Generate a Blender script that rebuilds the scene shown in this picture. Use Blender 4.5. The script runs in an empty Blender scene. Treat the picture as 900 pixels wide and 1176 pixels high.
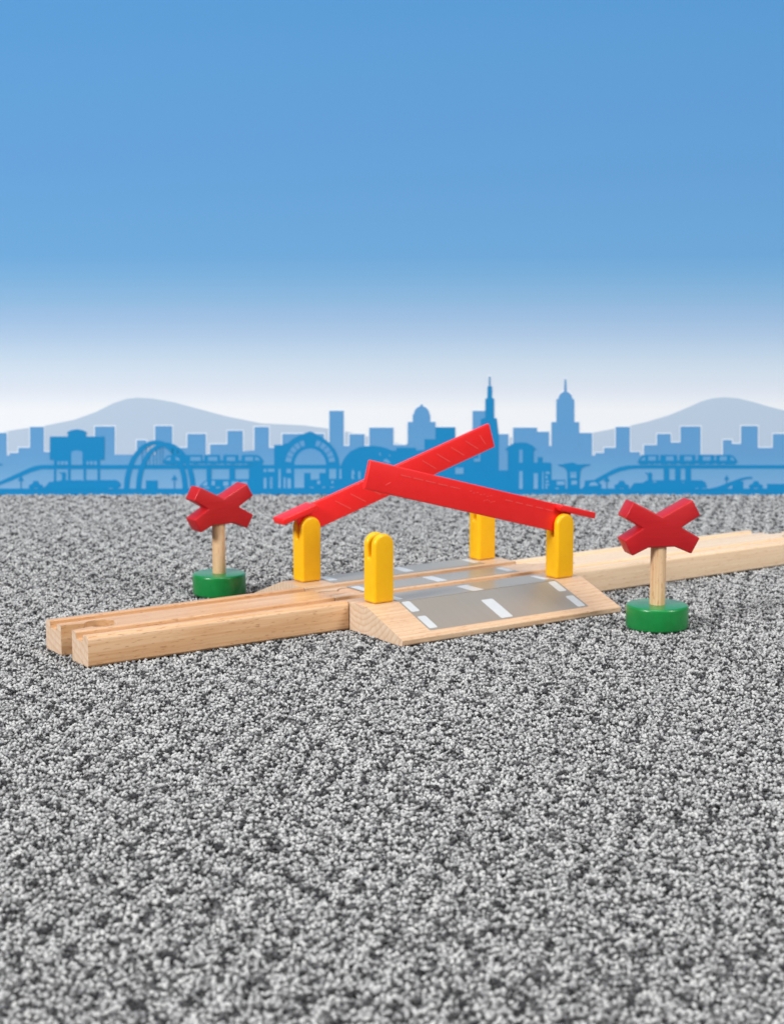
import bpy, bmesh, math, random
import numpy as np
from mathutils import Vector, Matrix
from mathutils.geometry import tessellate_polygon
random.seed(7)
C = bpy.context.scene.collection
S = bpy.context.scene
MM = 0.001
R = math.radians

def _s(c): return tuple((v / 255 / 12.92 if v / 255 <= .04045 else ((v / 255 + .055) / 1.055) ** 2.4) for v in c) + (1,)
CFG = dict(
    focus=.59, fstop=36, denoise=True, sp=1.25, ts=.94,
    w1=_s((226, 188, 147)), w1d=_s((198, 144, 94)), w1f=_s((160, 104, 60)),
    w2=_s((220, 193, 162)), w2d=_s((200, 160, 121)), w2f=_s((180, 132, 92)),
    w3=_s((236, 211, 180)), w3d=_s((220, 185, 148)), w3f=_s((204, 163, 124)),
    w4=_s((238, 208, 170)), w4d=_s((206, 154, 104)), w4f=_s((176, 108, 62)), we=_s((226, 202, 178)),
    redw=_s((192, 24, 31)), redw2=_s((181, 20, 28)), green=_s((16, 134, 62)), green2=_s((12, 122, 54)),
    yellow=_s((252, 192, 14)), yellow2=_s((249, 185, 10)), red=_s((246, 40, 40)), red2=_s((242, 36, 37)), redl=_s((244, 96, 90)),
    road=_s((147, 141, 131)), road2=_s((144, 138, 127)), roadspec=.5,
    yarn=[(0, _s((54, 54, 56))), (.15, _s((92, 92, 94))), (.28, _s((146, 146, 147))), (.6, _s((170, 170, 170))), (1, _s((196, 196, 195)))],
    ink=dict(
sky=[(0, (234, 235, 237)), (56, (228, 231, 235)), (70, (208, 216, 228)), (82, (196, 210, 224)), (93, (181, 201, 220)), (104.5, (164, 189, 216)), (116, (149, 180, 212)), (127, (134, 173, 208)), (141, (117, 165, 205)), (156, (103, 157, 203)), (210, (93, 148, 198)), (316, (80, 139, 191)), (419, (76, 135, 187))],
        hill=[(0, (182, 195, 214)), (64, (175, 193, 212))],
        far=[(0, (106, 157, 202)), (45, (94, 150, 198))], mass=[(0, (127, 169, 209)), (15, (106, 160, 203)), (28, (97, 152, 200))],
        near=[(0, (26, 132, 189)), (45, (32, 130, 184))], halo=[(0, (212, 225, 238)), (60, (235, 238, 242))]),
    lights=[('key_softbox', (-1.6, -.6, 1.25), (0, .75, 0), .55, .55, 58, (1, 1, 1)),
            ('fill_softbox', (1.5, -.3, 1.3), (0, .75, 0), .7, .9, 31, (1, 1, 1)),
            ('top_softbox', (-.1, .62, 1.7), (0, .72, 0), 1.2, .8, 16, (1, 1, 1))],
    world=((1, 1, 1, 1), .13),
)

# ------------------------------------------------------------------ materials
def lin(c):
    return tuple(((v / 255) / 12.92 if v / 255 <= .04045 else ((v / 255 + .055) / 1.055) ** 2.4) for v in c) + (1,)

def new_mat(name):
    m = bpy.data.materials.new(name); m.use_nodes = True
    nt = m.node_tree
    return m, nt, nt.nodes['Principled BSDF']

def node(nt, t, **kw):
    n = nt.nodes.new(t)
    for k, v in kw.items():
        setattr(n, k, v)
    return n

def math_node(nt, op, a, b=None, c=None):
    n = node(nt, 'ShaderNodeMath', operation=op)
    for i, v in enumerate((a, b, c)):
        if v is None: continue
        if isinstance(v, (int, float)): n.inputs[i].default_value = v
        else: nt.links.new(v, n.inputs[i])
    return n.outputs[0]

def noise(nt, vec, scale, detail=3, rough=.55, dist=0):
    n = node(nt, 'ShaderNodeTexNoise')
    n.inputs['Scale'].default_value = scale; n.inputs['Detail'].default_value = detail
    n.inputs['Roughness'].default_value = rough; n.inputs['Distortion'].default_value = dist
    nt.links.new(vec, n.inputs['Vector'])
    return n.outputs['Fac']

def ramp(nt, fac, stops):
    n = node(nt, 'ShaderNodeValToRGB')
    e = n.color_ramp.elements
    while len(e) < len(stops): e.new(.5)
    for k, (p, col) in enumerate(stops):
        e[k].position = p; e[k].color = col
    nt.links.new(fac, n.inputs[0])
    return n.outputs[0]

def mapping(nt, vec, scale=(1, 1, 1), loc=(0, 0, 0), rot=(0, 0, 0)):
    n = node(nt, 'ShaderNodeMapping')
    n.inputs['Scale'].default_value = scale; n.inputs['Location'].default_value = loc
    n.inputs['Rotation'].default_value = rot
    nt.links.new(vec, n.inputs['Vector'])
    return n.outputs[0]

def mix(nt, fac, a, b, mode='MIX'):
    n = node(nt, 'ShaderNodeMix', data_type='RGBA', blend_type=mode)
    for sock, v in ((n.inputs[0], fac), (n.inputs[6], a), (n.inputs[7], b)):
        if hasattr(v, 'is_output'): nt.links.new(v, sock)
        else: sock.default_value = v
    return n.outputs[2]

def round_edges(nt, bs, radius, height=None, strength=.3, dist=.0003):
    bv = node(nt, 'ShaderNodeBevel', samples=4); bv.inputs['Radius'].default_value = radius
    if height is None:
        nt.links.new(bv.outputs[0], bs.inputs['Normal']); return
    bp = node(nt, 'ShaderNodeBump'); bp.inputs['Strength'].default_value = strength
    bp.inputs['Distance'].default_value = dist
    nt.links.new(height, bp.inputs['Height']); nt.links.new(bv.outputs[0], bp.inputs['Normal'])
    nt.links.new(bp.outputs[0], bs.inputs['Normal'])

def beech(name, light, dark, fleck, pith=(0, .07, -.05), axis='X', off=0.0, rough=.42, coat=.25, rs=.5, rf=330, end=None):
    """solid beech: growth rings round a pith line beside the board, fibres and short dark ray flecks along the grain"""
    m, nt, bs = new_mat(name)
    tc = node(nt, 'ShaderNodeTexCoord')
    v = tc.outputs['Object']
    if axis == 'Z': v = mapping(nt, v, rot=(0, R(90), 0))
    v = mapping(nt, v, loc=(off, off * .37, off * .21))
    warp = noise(nt, mapping(nt, v, (9, 45, 45)), 1, 3)
    sep = node(nt, 'ShaderNodeSeparateXYZ'); nt.links.new(v, sep.inputs[0])
    y = math_node(nt, 'SUBTRACT', sep.outputs[1], pith[1]); z = math_node(nt, 'SUBTRACT', sep.outputs[2], pith[2])
    rad = math_node(nt, 'SQRT', math_node(nt, 'ADD', math_node(nt, 'MULTIPLY', y, y), math_node(nt, 'MULTIPLY', z, z)))
    rad = math_node(nt, 'ADD', rad, math_node(nt, 'MULTIPLY', warp, .006))
    ring = math_node(nt, 'FRACT', math_node(nt, 'MULTIPLY', rad, rf))
    ring = math_node(nt, 'POWER', ring, 3.0)
    fibre = noise(nt, mapping(nt, v, (26, 950, 950)), 1, 3, .62)
    broad = noise(nt, mapping(nt, v, (6, 110, 110)), 1, 3)
    col = mix(nt, ramp(nt, broad, [(.3, (0, 0, 0, 1)), (.72, (1, 1, 1, 1))]), light, mix(nt, .55, light, dark))
    col = mix(nt, math_node(nt, 'MULTIPLY', ring, rs), col, dark)
    col = mix(nt, ramp(nt, fibre, [(.42, (0, 0, 0, 1)), (.72, (.75, .75, .75, 1))]), col, dark)
    fl = noise(nt, mapping(nt, v, (260, 1900, 1900)), 1, 1, .5)
    fl = ramp(nt, fl, [(.63, (0, 0, 0, 1)), (.70, (.65, .65, .65, 1))])
    col = mix(nt, fl, col, fleck)
    if end:                                                # sawn, unvarnished end grain: paler, with the rings and fine rays showing
        sn = node(nt, 'ShaderNodeSeparateXYZ'); nt.links.new(tc.outputs['Normal'], sn.inputs[0])
        cut_ = ramp(nt, math_node(nt, 'ABSOLUTE', sn.outputs[0]), [(.95, (0, 0, 0, 1)), (.985, (1, 1, 1, 1))])
        ray = noise(nt, mapping(nt, v, (300, 900, 260)), 1, 3, .6)
        ec = mix(nt, math_node(nt, 'MULTIPLY', ring, rs), end, dark)
        ec = mix(nt, ramp(nt, ray, [(.42, (0, 0, 0, 1)), (.7, (.5, .5, .5, 1))]), ec, dark)
        col = mix(nt, cut_, col, ec)
    nt.links.new(col, bs.inputs['Base Color'])
    bs.inputs['Roughness'].default_value = rough
    bs.inputs['Specular IOR Level'].default_value = .45
    bs.inputs['Coat Weight'].default_value = coat; bs.inputs['Coat Roughness'].default_value = .35
    round_edges(nt, bs, .0006, fibre, .22, .00015)
    return m

def painted(name, col, col2, rough, coat=0, grain=None, edge=.0006, spec=.5, bump=.15, rvar=.14):
    m, nt, bs = new_mat(name)
    tc = node(nt, 'ShaderNodeTexCoord'); v = tc.outputs['Object']
    n1 = noise(nt, mapping(nt, v, grain or (220, 220, 220)), 1, 4, .6)
    nt.links.new(mix(nt, ramp(nt, n1, [(.32, (0, 0, 0, 1)), (.72, (1, 1, 1, 1))]), col, col2), bs.inputs['Base Color'])
    n2 = noise(nt, v, 900, 3, .6)
    rr = math_node(nt, 'ADD', math_node(nt, 'MULTIPLY', n2, rvar), rough - rvar / 2)
    nt.links.new(rr, bs.inputs['Roughness'])
    bs.inputs['Specular IOR Level'].default_value = spec
    bs.inputs['Coat Weight'].default_value = coat; bs.inputs['Coat Roughness'].default_value = .08
    round_edges(nt, bs, edge, n1, bump, .0002)
    return m

W_TRACK = beech('beech_worn', CFG['w1'], CFG['w1d'], CFG['w1f'], pith=(0, .05, -.06), off=.013, end=CFG['we'])
W_BASE = beech('beech_crossing', CFG['w2'], CFG['w2d'], CFG['w2f'], pith=(0, -.028, .022), off=.0, rs=.8, rf=420, end=CFG['we'])
W_PALE = beech('beech_pale', CFG['w3'], CFG['w3d'], CFG['w3f'], pith=(0, .09, -.08), off=.57, end=CFG['we'])
W_STICK = beech('beech_dowel', CFG['w4'], CFG['w4d'], CFG['w4f'], pith=(0, .012, .006), axis='Z', off=.83, coat=.1)
RED_WOOD = painted('red_painted_wood', CFG['redw'], CFG['redw2'], .5, .1, (60, 60, 700), .0005, .35, .3)
GREEN = painted('green_lacquer', CFG['green'], CFG['green2'], .3, .2, None, .0007)
YELLOW = painted('yellow_plastic', CFG['yellow'], CFG['yellow2'], .36, 0, None, .0005, .4, .05)
for mm_ in (YELLOW,):
    b_ = mm_.node_tree.nodes['Principled BSDF']
    b_.inputs['Subsurface Weight'].default_value = .15; b_.inputs['Subsurface Scale'].default_value = .002
    b_.inputs['Subsurface Radius'].default_value = (1, .6, .1)
RED = painted('red_plastic', CFG['red'], CFG['red2'], .36, 0, None, .0004, .4, .05)
RED_LINE = painted('red_plastic_highlight', CFG['redl'], CFG['redl'], .4, 0, None, .0001, .4, .02)  # paler red paints in the light caught along the arms' moulded ridges
STICKER = painted('grey_road_film', CFG['road'], CFG['road2'], .28, .0, (400, 30, 30), .0001, CFG['roadspec'], 0, .02)
DASH = painted('white_road_print', lin((200, 204, 205)), lin((193, 198, 200)), .3, 0, None, .0001, .5, .02)

def print_mat(name, stops):
    """matt printed ink; the printed tint runs with height on the board (metres)"""
    m, nt, bs = new_mat(name)
    tc = node(nt, 'ShaderNodeTexCoord')
    sep = node(nt, 'ShaderNodeSeparateXYZ'); nt.links.new(tc.outputs['Object'], sep.inputs[0])
    top = .42
    fac = math_node(nt, 'DIVIDE', sep.outputs[2], top)
    col = ramp(nt, fac, [(z * MM / top, lin(c)) for z, c in stops])
    gr = noise(nt, tc.outputs['Object'], 900, 2, .6)
    col = mix(nt, .05, col, ramp(nt, gr, [(.3, (.55, .55, .55, 1)), (.7, (1, 1, 1, 1))]), 'MULTIPLY')
    nt.links.new(col, bs.inputs['Base Color'])
    bs.inputs['Roughness'].default_value = .85; bs.inputs['Specular IOR Level'].default_value = .12
    return m
INK = {k: print_mat('print_' + k, v) for k, v in CFG['ink'].items()}

# ------------------------------------------------------------------ builders
def link(name, me, mats, parent=None):
    o = bpy.data.objects.new(name, me); C.objects.link(o)
    for m in (mats if isinstance(mats, (list, tuple)) else [mats]): me.materials.append(m)
    if parent is not None: o.parent = parent
    return o

def bm_obj(name, bm, mat, parent=None, smooth=None, scale=MM):
    bmesh.ops.recalc_face_normals(bm, faces=bm.faces)
    bmesh.ops.scale(bm, vec=(scale,) * 3, verts=bm.verts)
    me = bpy.data.meshes.new(name); bm.to_mesh(me); bm.free()
    o = link(name, me, mat, parent)
    if smooth is not None: shade(me, smooth)
    return o

def shade(me, deg):
    """smooth faces, with edges sharper than deg kept hard"""
    me.polygons.foreach_set('use_smooth', [True] * len(me.polygons))
    b = bmesh.new(); b.from_mesh(me)
    for e in b.edges:
        e.smooth = not (len(e.link_faces) != 2 or e.calc_face_angle(0) > R(deg))
    b.to_mesh(me); b.free()

def empty(name, loc, rz, label, cat, group=None):
    o = bpy.data.objects.new(name, None); C.objects.link(o)
    o.location = Vector(loc) * MM; o.rotation_euler = (0, 0, rz)
    o.empty_display_size = .01
    tag(o, label, cat, group)
    return o

def tag(o, label, cat, group=None):
    o['label'] = label; o['category'] = cat
    if group: o['group'] = group

def prism(bm, pts, axis, a, b):
    """extrude a 2-D outline from a to b along axis; the outline is in the other two axes"""
    def P(p, t):
        return {'x': (t, p[0], p[1]), 'y': (p[0], t, p[1]), 'z': (p[0], p[1], t)}[axis]
    n = len(pts)
    va = [bm.verts.new(P(p, a)) for p in pts]; vb = [bm.verts.new(P(p, b)) for p in pts]
    bm.faces.new(va[::-1]); bm.faces.new(vb)
    for i in range(n): bm.faces.new((va[i], va[(i + 1) % n], vb[(i + 1) % n], vb[i]))

def mesh_prism(pts, axis, a, b):
    bm = bmesh.new(); prism(bm, pts, axis, a, b); return bm

def circle(cx, cy, r, n=48, a0=0, a1=360):
    k = n if a1 - a0 >= 360 else n + 1
    return [(cx + r * math.cos(R(a0 + (a1 - a0) * i / n)), cy + r * math.sin(R(a0 + (a1 - a0) * i / n))) for i in range(k)]

def rrect(x0, y0, x1, y1, r, n=5):
    p = []
    for cx, cy, a in ((x1 - r, y0 + r, -90), (x1 - r, y1 - r, 0), (x0 + r, y1 - r, 90), (x0 + r, y0 + r, 180)):
        p += [(cx + r * math.cos(R(a + 90 * i / n)), cy + r * math.sin(R(a + 90 * i / n))) for i in range(n + 1)]
    return p

def cut(o, tools, op='DIFFERENCE', bevel=0, seg=3, ang=35):
    """booleans against throw-away tool meshes, then an optional rounded edge, baked into the mesh"""
    temps = []
    for bm in tools:
        t = bm_obj('tool', bm, [], None); temps.append(t)
        m = o.modifiers.new('b', 'BOOLEAN'); m.operation = op; m.object = t; m.solver = 'EXACT'
    if bevel:
        m = o.modifiers.new('r', 'BEVEL'); m.width = bevel * MM; m.segments = seg
        m.limit_method = 'ANGLE'; m.angle_limit = R(ang)
    bpy.context.view_layer.update()
    dg = bpy.context.evaluated_depsgraph_get()
    me = bpy.data.meshes.new_from_object(o.evaluated_get(dg))
    o.modifiers.clear()
    o.data = me
    for t in temps: bpy.data.objects.remove(t)

def lathe(bm, prof, n=64):
    rings = [[bm.verts.new((r * math.cos(2 * math.pi * i / n), r * math.sin(2 * math.pi * i / n), z)) for i in range(n)] for r, z in prof]
    for a, b in zip(rings, rings[1:]):
        for i in range(n): bm.faces.new((a[i], a[(i + 1) % n], b[(i + 1) % n], b[i]))
    bm.faces.new(rings[0][::-1]); bm.faces.new(rings[-1])

# printed shapes on the board: part, layer, ink, outlines in mm (x along the board, z up), sub-parts
PRINT = [
["hill",1,"hill",[[[-436.9,27.4],[-360.9,34.9],[-326.3,38.9],[-291.9,40.0],[-257.6,40.9],[-246.0,42.9],[-228.8,45.2],[-208.7,49.2],[-194.2,54.4],[-182.7,60.1],[-174.1,63.0],[-166.6,63.8],[-156.9,63.2],[-142.7,60.7],[-125.7,56.1],[-108.6,51.5],[-85.8,46.9],[-58.3,45.6],[-42.3,43.5],[-28.6,41.2],[-16.0,38.3],[1.1,34.3],[10.3,32.6],[40.2,21.6],[40.3,4.2],[-438.3,4.2]]],[]],
["hill",1,"hill",[[[43.0,21.6],[54.4,32.0],[76.7,37.7],[103.0,39.5],[131.6,40.6],[146.5,43.5],[155.6,45.2],[168.1,48.1],[181.2,52.1],[193.6,57.2],[202.3,61.2],[210.0,63.4],[217.4,64.1],[226.5,63.4],[236.6,61.0],[246.7,58.0],[257.1,55.5],[274.4,50.9],[297.4,45.8],[326.2,42.3],[360.7,38.9],[406.9,32.0],[441.9,21.6],[442.9,4.2],[43.1,4.2]]],[]],
["office_block",4,"far",[[[-262.1,40.6],[-253.0,40.6],[-253.8,15.8],[-263.0,15.8]]],[["outline",3,"halo",[[[-262.7,41.2],[-252.4,41.2],[-253.3,15.8],[-263.6,15.8]]]]]],
["office_block",4,"far",[[[-251.8,27.4],[-245.9,27.4],[-246.3,15.8],[-252.2,15.8]]],[["outline",3,"halo",[[[-252.4,28.0],[-245.3,28.0],[-245.7,15.8],[-252.8,15.8]]]]]],
["office_block",4,"far",[[[-245.8,30.8],[-238.1,30.8],[-238.6,15.8],[-246.3,15.8]]],[["outline",3,"halo",[[[-246.3,31.4],[-237.5,31.4],[-238.0,15.8],[-246.8,15.8]]]]]],
["office_block",4,"far",[[[-237.7,44.6],[-228.5,44.6],[-229.4,15.8],[-238.6,15.8]]],[["outline",3,"halo",[[[-238.2,45.2],[-228.0,45.2],[-228.8,15.8],[-239.2,15.8]]]]]],
["office_block",4,"far",[[[-229.1,28.0],[-222.5,28.0],[-222.8,15.8],[-229.4,15.8]]],[["outline",3,"halo",[[[-229.6,28.5],[-221.9,28.5],[-222.2,15.8],[-230.0,15.8]]]]]],
["office_block",4,"far",[[[-195.1,44.9],[-181.9,44.9],[-182.6,15.8],[-195.8,15.8]]],[["outline",3,"halo",[[[-195.6,45.5],[-181.3,45.5],[-182.0,15.8],[-196.4,15.8]]]]]],
["office_block",4,"far",[[[-167.8,35.8],[-161.5,35.8],[-161.9,15.8],[-168.3,15.8]]],[["outline",3,"halo",[[[-168.4,36.4],[-160.9,36.4],[-161.4,15.8],[-168.8,15.8]]]]]],
["office_block",4,"far",[[[-155.6,45.2],[-144.2,45.2],[-144.7,15.8],[-156.2,15.8]]],[["outline",3,"halo",[[[-156.2,45.8],[-143.6,45.8],[-144.1,15.8],[-156.8,15.8]]]]]],
["office_block",4,"far",[[[-144.4,30.8],[-134.7,30.8],[-135.0,15.8],[-144.7,15.8]]],[["outline",3,"halo",[[[-145.0,31.4],[-134.1,31.4],[-134.4,15.8],[-145.3,15.8]]]]]],
["office_block",4,"far",[[[-134.5,40.0],[-122.2,40.0],[-122.6,15.8],[-135.0,15.8]]],[["outline",3,"halo",[[[-135.1,40.6],[-121.6,40.6],[-122.0,15.8],[-135.5,15.8]]]]]],
["office_block",4,"far",[[[-119.7,33.1],[-108.3,33.1],[-108.5,15.8],[-120.0,15.8]]],[["outline",3,"halo",[[[-120.3,33.7],[-107.7,33.7],[-108.0,15.8],[-120.6,15.8]]]]]],
["office_block",4,"far",[[[-108.2,42.1],[-97.9,42.1],[-98.2,15.8],[-108.5,15.8]]],[["outline",3,"halo",[[[-108.7,42.6],[-97.3,42.6],[-97.6,15.8],[-109.1,15.8]]]]]],
["office_block",4,"far",[[[-98.0,28.0],[-90.6,28.0],[-90.7,15.8],[-98.2,15.8]]],[["outline",3,"halo",[[[-98.6,28.5],[-90.0,28.5],[-90.2,15.8],[-98.8,15.8]]]]]],
["office_block",4,"far",[[[-90.4,44.6],[-80.7,44.6],[-81.0,15.8],[-90.7,15.8]]],[["outline",3,"halo",[[[-91.0,45.2],[-80.1,45.2],[-80.4,15.8],[-91.3,15.8]]]]]],
["office_block",4,"far",[[[-80.8,30.8],[-74.5,30.8],[-74.7,15.8],[-81.0,15.8]]],[["outline",3,"halo",[[[-81.4,31.4],[-73.9,31.4],[-74.1,15.8],[-81.5,15.8]]]]]],
["office_block",4,"far",[[[-72.1,40.0],[-44.6,40.0],[-44.8,15.8],[-72.4,15.8]]],[["outline",3,"halo",[[[-72.7,40.6],[-44.1,40.6],[-44.2,15.8],[-72.9,15.8]]]]]],
["office_block",4,"far",[[[-41.1,55.2],[-31.6,55.2],[-31.8,15.8],[-41.3,15.8]]],[["outline",3,"halo",[[[-41.7,55.8],[-31.0,55.8],[-31.2,15.8],[-41.9,15.8]]]]]],
["office_block",4,"far",[[[-31.7,32.0],[-28.1,32.0],[-28.1,15.8],[-31.8,15.8]]],[["outline",3,"halo",[[[-32.3,32.6],[-27.5,32.6],[-27.6,15.8],[-32.3,15.8]]]]]],
["office_block",4,"far",[[[-28.0,39.8],[-18.0,39.8],[-18.1,15.8],[-28.1,15.8]]],[["outline",3,"halo",[[[-28.6,40.3],[-17.5,40.3],[-17.5,15.8],[-28.7,15.8]]]]]],
["office_block",4,"far",[[[-18.1,32.0],[-14.9,32.0],[-14.9,15.8],[-18.1,15.8]]],[["outline",3,"halo",[[[-18.6,32.6],[-14.3,32.6],[-14.4,15.8],[-18.7,15.8]]]]]],
["office_block",4,"far",[[[-14.9,44.1],[1.0,44.1],[1.0,15.8],[-14.9,15.8]]],[["outline",3,"halo",[[[-15.4,44.6],[1.6,44.6],[1.6,15.8],[-15.5,15.8]]]]]],
["office_block",4,"far",[[[1.0,32.7],[10.3,32.7],[10.3,15.8],[1.0,15.8]]],[["outline",3,"halo",[[[0.5,33.3],[10.9,33.3],[10.9,15.8],[0.5,15.8]]]]]],
["office_block",4,"far",[[[52.8,55.2],[61.7,55.2],[62.0,15.8],[53.1,15.8]]],[["outline",3,"halo",[[[52.3,55.8],[62.3,55.8],[62.6,15.8],[52.5,15.8]]]]]],
["office_block",4,"far",[[[68.7,39.8],[76.6,39.8],[76.8,15.8],[68.9,15.8]]],[["outline",3,"halo",[[[68.1,40.3],[77.2,40.3],[77.4,15.8],[68.3,15.8]]]]]],
["office_block",4,"far",[[[123.1,40.6],[131.5,40.6],[131.9,15.8],[123.5,15.8]]],[["outline",3,"halo",[[[122.5,41.2],[132.0,41.2],[132.5,15.8],[122.9,15.8]]]]]],
["office_block",4,"far",[[[133.6,27.4],[139.5,27.4],[139.7,15.8],[133.8,15.8]]],[["outline",3,"halo",[[[133.0,28.0],[140.1,28.0],[140.3,15.8],[133.2,15.8]]]]]],
["office_block",4,"far",[[[139.4,30.8],[147.1,30.8],[147.4,15.8],[139.7,15.8]]],[["outline",3,"halo",[[[138.9,31.4],[147.6,31.4],[147.9,15.8],[139.1,15.8]]]]]],
["office_block",4,"far",[[[146.8,44.6],[156.2,44.6],[156.8,15.8],[147.4,15.8]]],[["outline",3,"halo",[[[146.2,45.2],[156.7,45.2],[157.4,15.8],[146.8,15.8]]]]]],
["office_block",4,"far",[[[156.5,28.0],[163.2,28.0],[163.4,15.8],[156.8,15.8]]],[["outline",3,"halo",[[[155.9,28.5],[163.7,28.5],[164.0,15.8],[156.2,15.8]]]]]],
["office_block",4,"far",[[[165.6,32.6],[174.2,32.6],[174.6,15.8],[166.0,15.8]]],[["outline",3,"halo",[[[165.0,33.1],[174.7,33.1],[175.2,15.8],[165.4,15.8]]]]]],
["office_block",4,"far",[[[174.0,40.0],[183.2,40.0],[183.8,15.8],[174.6,15.8]]],[["outline",3,"halo",[[[173.4,40.6],[183.7,40.6],[184.3,15.8],[174.0,15.8]]]]]],
["office_block",4,"far",[[[183.3,34.3],[189.6,34.3],[190.1,15.8],[183.8,15.8]]],[["outline",3,"halo",[[[182.7,34.9],[190.2,34.9],[190.7,15.8],[183.2,15.8]]]]]],
["office_block",4,"far",[[[189.3,44.9],[202.7,44.9],[203.5,15.8],[190.1,15.8]]],[["outline",3,"halo",[[[188.8,45.5],[203.3,45.5],[204.1,15.8],[189.5,15.8]]]]]],
["office_block",4,"far",[[[217.4,36.0],[223.4,36.0],[224.0,15.8],[218.0,15.8]]],[["outline",3,"halo",[[[216.8,36.6],[223.9,36.6],[224.5,15.8],[217.4,15.8]]]]]],
["office_block",4,"far",[[[223.4,33.4],[229.5,33.4],[230.0,15.8],[224.0,15.8]]],[["outline",3,"halo",[[[222.9,34.0],[230.0,34.0],[230.6,15.8],[223.4,15.8]]]]]],
["office_block",4,"far",[[[229.1,45.2],[240.3,45.2],[241.2,15.8],[230.0,15.8]]],[["outline",3,"halo",[[[228.5,45.8],[240.8,45.8],[241.8,15.8],[229.4,15.8]]]]]],
["office_block",4,"far",[[[240.7,30.8],[250.5,30.8],[251.0,15.8],[241.2,15.8]]],[["outline",3,"halo",[[[240.1,31.4],[251.0,31.4],[251.5,15.8],[240.6,15.8]]]]]],
["office_block",4,"far",[[[250.1,40.0],[262.2,40.0],[263.0,15.8],[251.0,15.8]]],[["outline",3,"halo",[[[249.6,40.6],[262.7,40.6],[263.6,15.8],[250.4,15.8]]]]]],
["office_block",4,"far",[[[-275.0,34.3],[-262.4,34.3],[-263.0,15.8],[-275.7,15.8]]],[["outline",3,"halo",[[[-275.5,34.9],[-261.8,34.9],[-262.4,15.8],[-276.2,15.8]]]]]],
["office_block",4,"far",[[[-287.2,43.5],[-276.9,43.5],[-278.0,15.8],[-288.3,15.8]]],[["outline",3,"halo",[[[-287.8,44.1],[-276.3,44.1],[-277.4,15.8],[-288.9,15.8]]]]]],
["office_block",4,"far",[[[-298.0,30.3],[-287.7,30.3],[-288.3,15.8],[-298.6,15.8]]],[["outline",3,"halo",[[[-298.6,30.8],[-287.1,30.8],[-287.7,15.8],[-299.2,15.8]]]]]],
["office_block",4,"far",[[[-313.7,38.9],[-301.1,38.9],[-302.1,15.8],[-314.7,15.8]]],[["outline",3,"halo",[[[-314.3,39.5],[-300.5,39.5],[-301.5,15.8],[-315.3,15.8]]]]]],
["office_block",4,"far",[[[-327.8,32.0],[-314.0,32.0],[-314.7,15.8],[-328.5,15.8]]],[["outline",3,"halo",[[[-328.3,32.6],[-313.4,32.6],[-314.1,15.8],[-329.1,15.8]]]]]],
["office_block",4,"far",[[[-343.2,46.4],[-331.7,46.4],[-333.1,15.8],[-344.6,15.8]]],[["outline",3,"halo",[[[-343.7,46.9],[-331.1,46.9],[-332.5,15.8],[-345.1,15.8]]]]]],
["office_block",4,"far",[[[-358.8,29.7],[-343.9,29.7],[-344.6,15.8],[-359.5,15.8]]],[["outline",3,"halo",[[[-359.4,30.3],[-343.3,30.3],[-344.0,15.8],[-360.1,15.8]]]]]],
["office_block",4,"far",[[[-372.2,37.7],[-360.7,37.7],[-361.8,15.8],[-373.3,15.8]]],[["outline",3,"halo",[[[-372.7,38.3],[-360.1,38.3],[-361.2,15.8],[-373.9,15.8]]]]]],
["office_block",4,"far",[[[-392.6,42.3],[-378.8,42.3],[-380.2,15.8],[-394.0,15.8]]],[["outline",3,"halo",[[[-393.1,42.9],[-378.2,42.9],[-379.6,15.8],[-394.5,15.8]]]]]],
["office_block",4,"far",[[[262.5,29.7],[272.9,29.7],[273.4,15.8],[263.0,15.8]]],[["outline",3,"halo",[[[261.9,30.3],[273.4,30.3],[273.9,15.8],[262.4,15.8]]]]]],
["office_block",4,"far",[[[272.3,43.5],[282.6,43.5],[283.7,15.8],[273.4,15.8]]],[["outline",3,"halo",[[[271.8,44.1],[283.2,44.1],[284.3,15.8],[272.8,15.8]]]]]],
["office_block",4,"far",[[[285.3,34.3],[297.9,34.3],[298.6,15.8],[286.0,15.8]]],[["outline",3,"halo",[[[284.7,34.9],[298.4,34.9],[299.2,15.8],[285.4,15.8]]]]]],
["office_block",4,"far",[[[297.7,39.5],[306.8,39.5],[307.8,15.8],[298.6,15.8]]],[["outline",3,"halo",[[[297.1,40.0],[307.4,40.0],[308.4,15.8],[298.0,15.8]]]]]],
["office_block",4,"far",[[[309.5,30.3],[322.1,30.3],[322.7,15.8],[310.1,15.8]]],[["outline",3,"halo",[[[308.9,30.8],[322.7,30.8],[323.3,15.8],[309.5,15.8]]]]]],
["office_block",4,"far",[[[321.5,45.8],[331.7,45.8],[333.1,15.8],[322.7,15.8]]],[["outline",3,"halo",[[[320.9,46.4],[332.3,46.4],[333.7,15.8],[322.2,15.8]]]]]],
["office_block",4,"far",[[[332.3,33.1],[344.9,33.1],[345.7,15.8],[333.1,15.8]]],[["outline",3,"halo",[[[331.7,33.7],[345.5,33.7],[346.3,15.8],[332.5,15.8]]]]]],
["office_block",4,"far",[[[346.9,38.9],[359.5,38.9],[360.6,15.8],[348.0,15.8]]],[["outline",3,"halo",[[[346.3,39.5],[360.1,39.5],[361.2,15.8],[347.4,15.8]]]]]],
["office_block",4,"far",[[[362.2,30.8],[378.3,30.8],[379.0,15.8],[362.9,15.8]]],[["outline",3,"halo",[[[361.6,31.4],[378.8,31.4],[379.6,15.8],[362.4,15.8]]]]]],
["office_block",4,"far",[[[377.7,41.8],[388.0,41.8],[389.4,15.8],[379.0,15.8]]],[["outline",3,"halo",[[[377.1,42.3],[388.6,42.3],[389.9,15.8],[378.4,15.8]]]]]],
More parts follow.
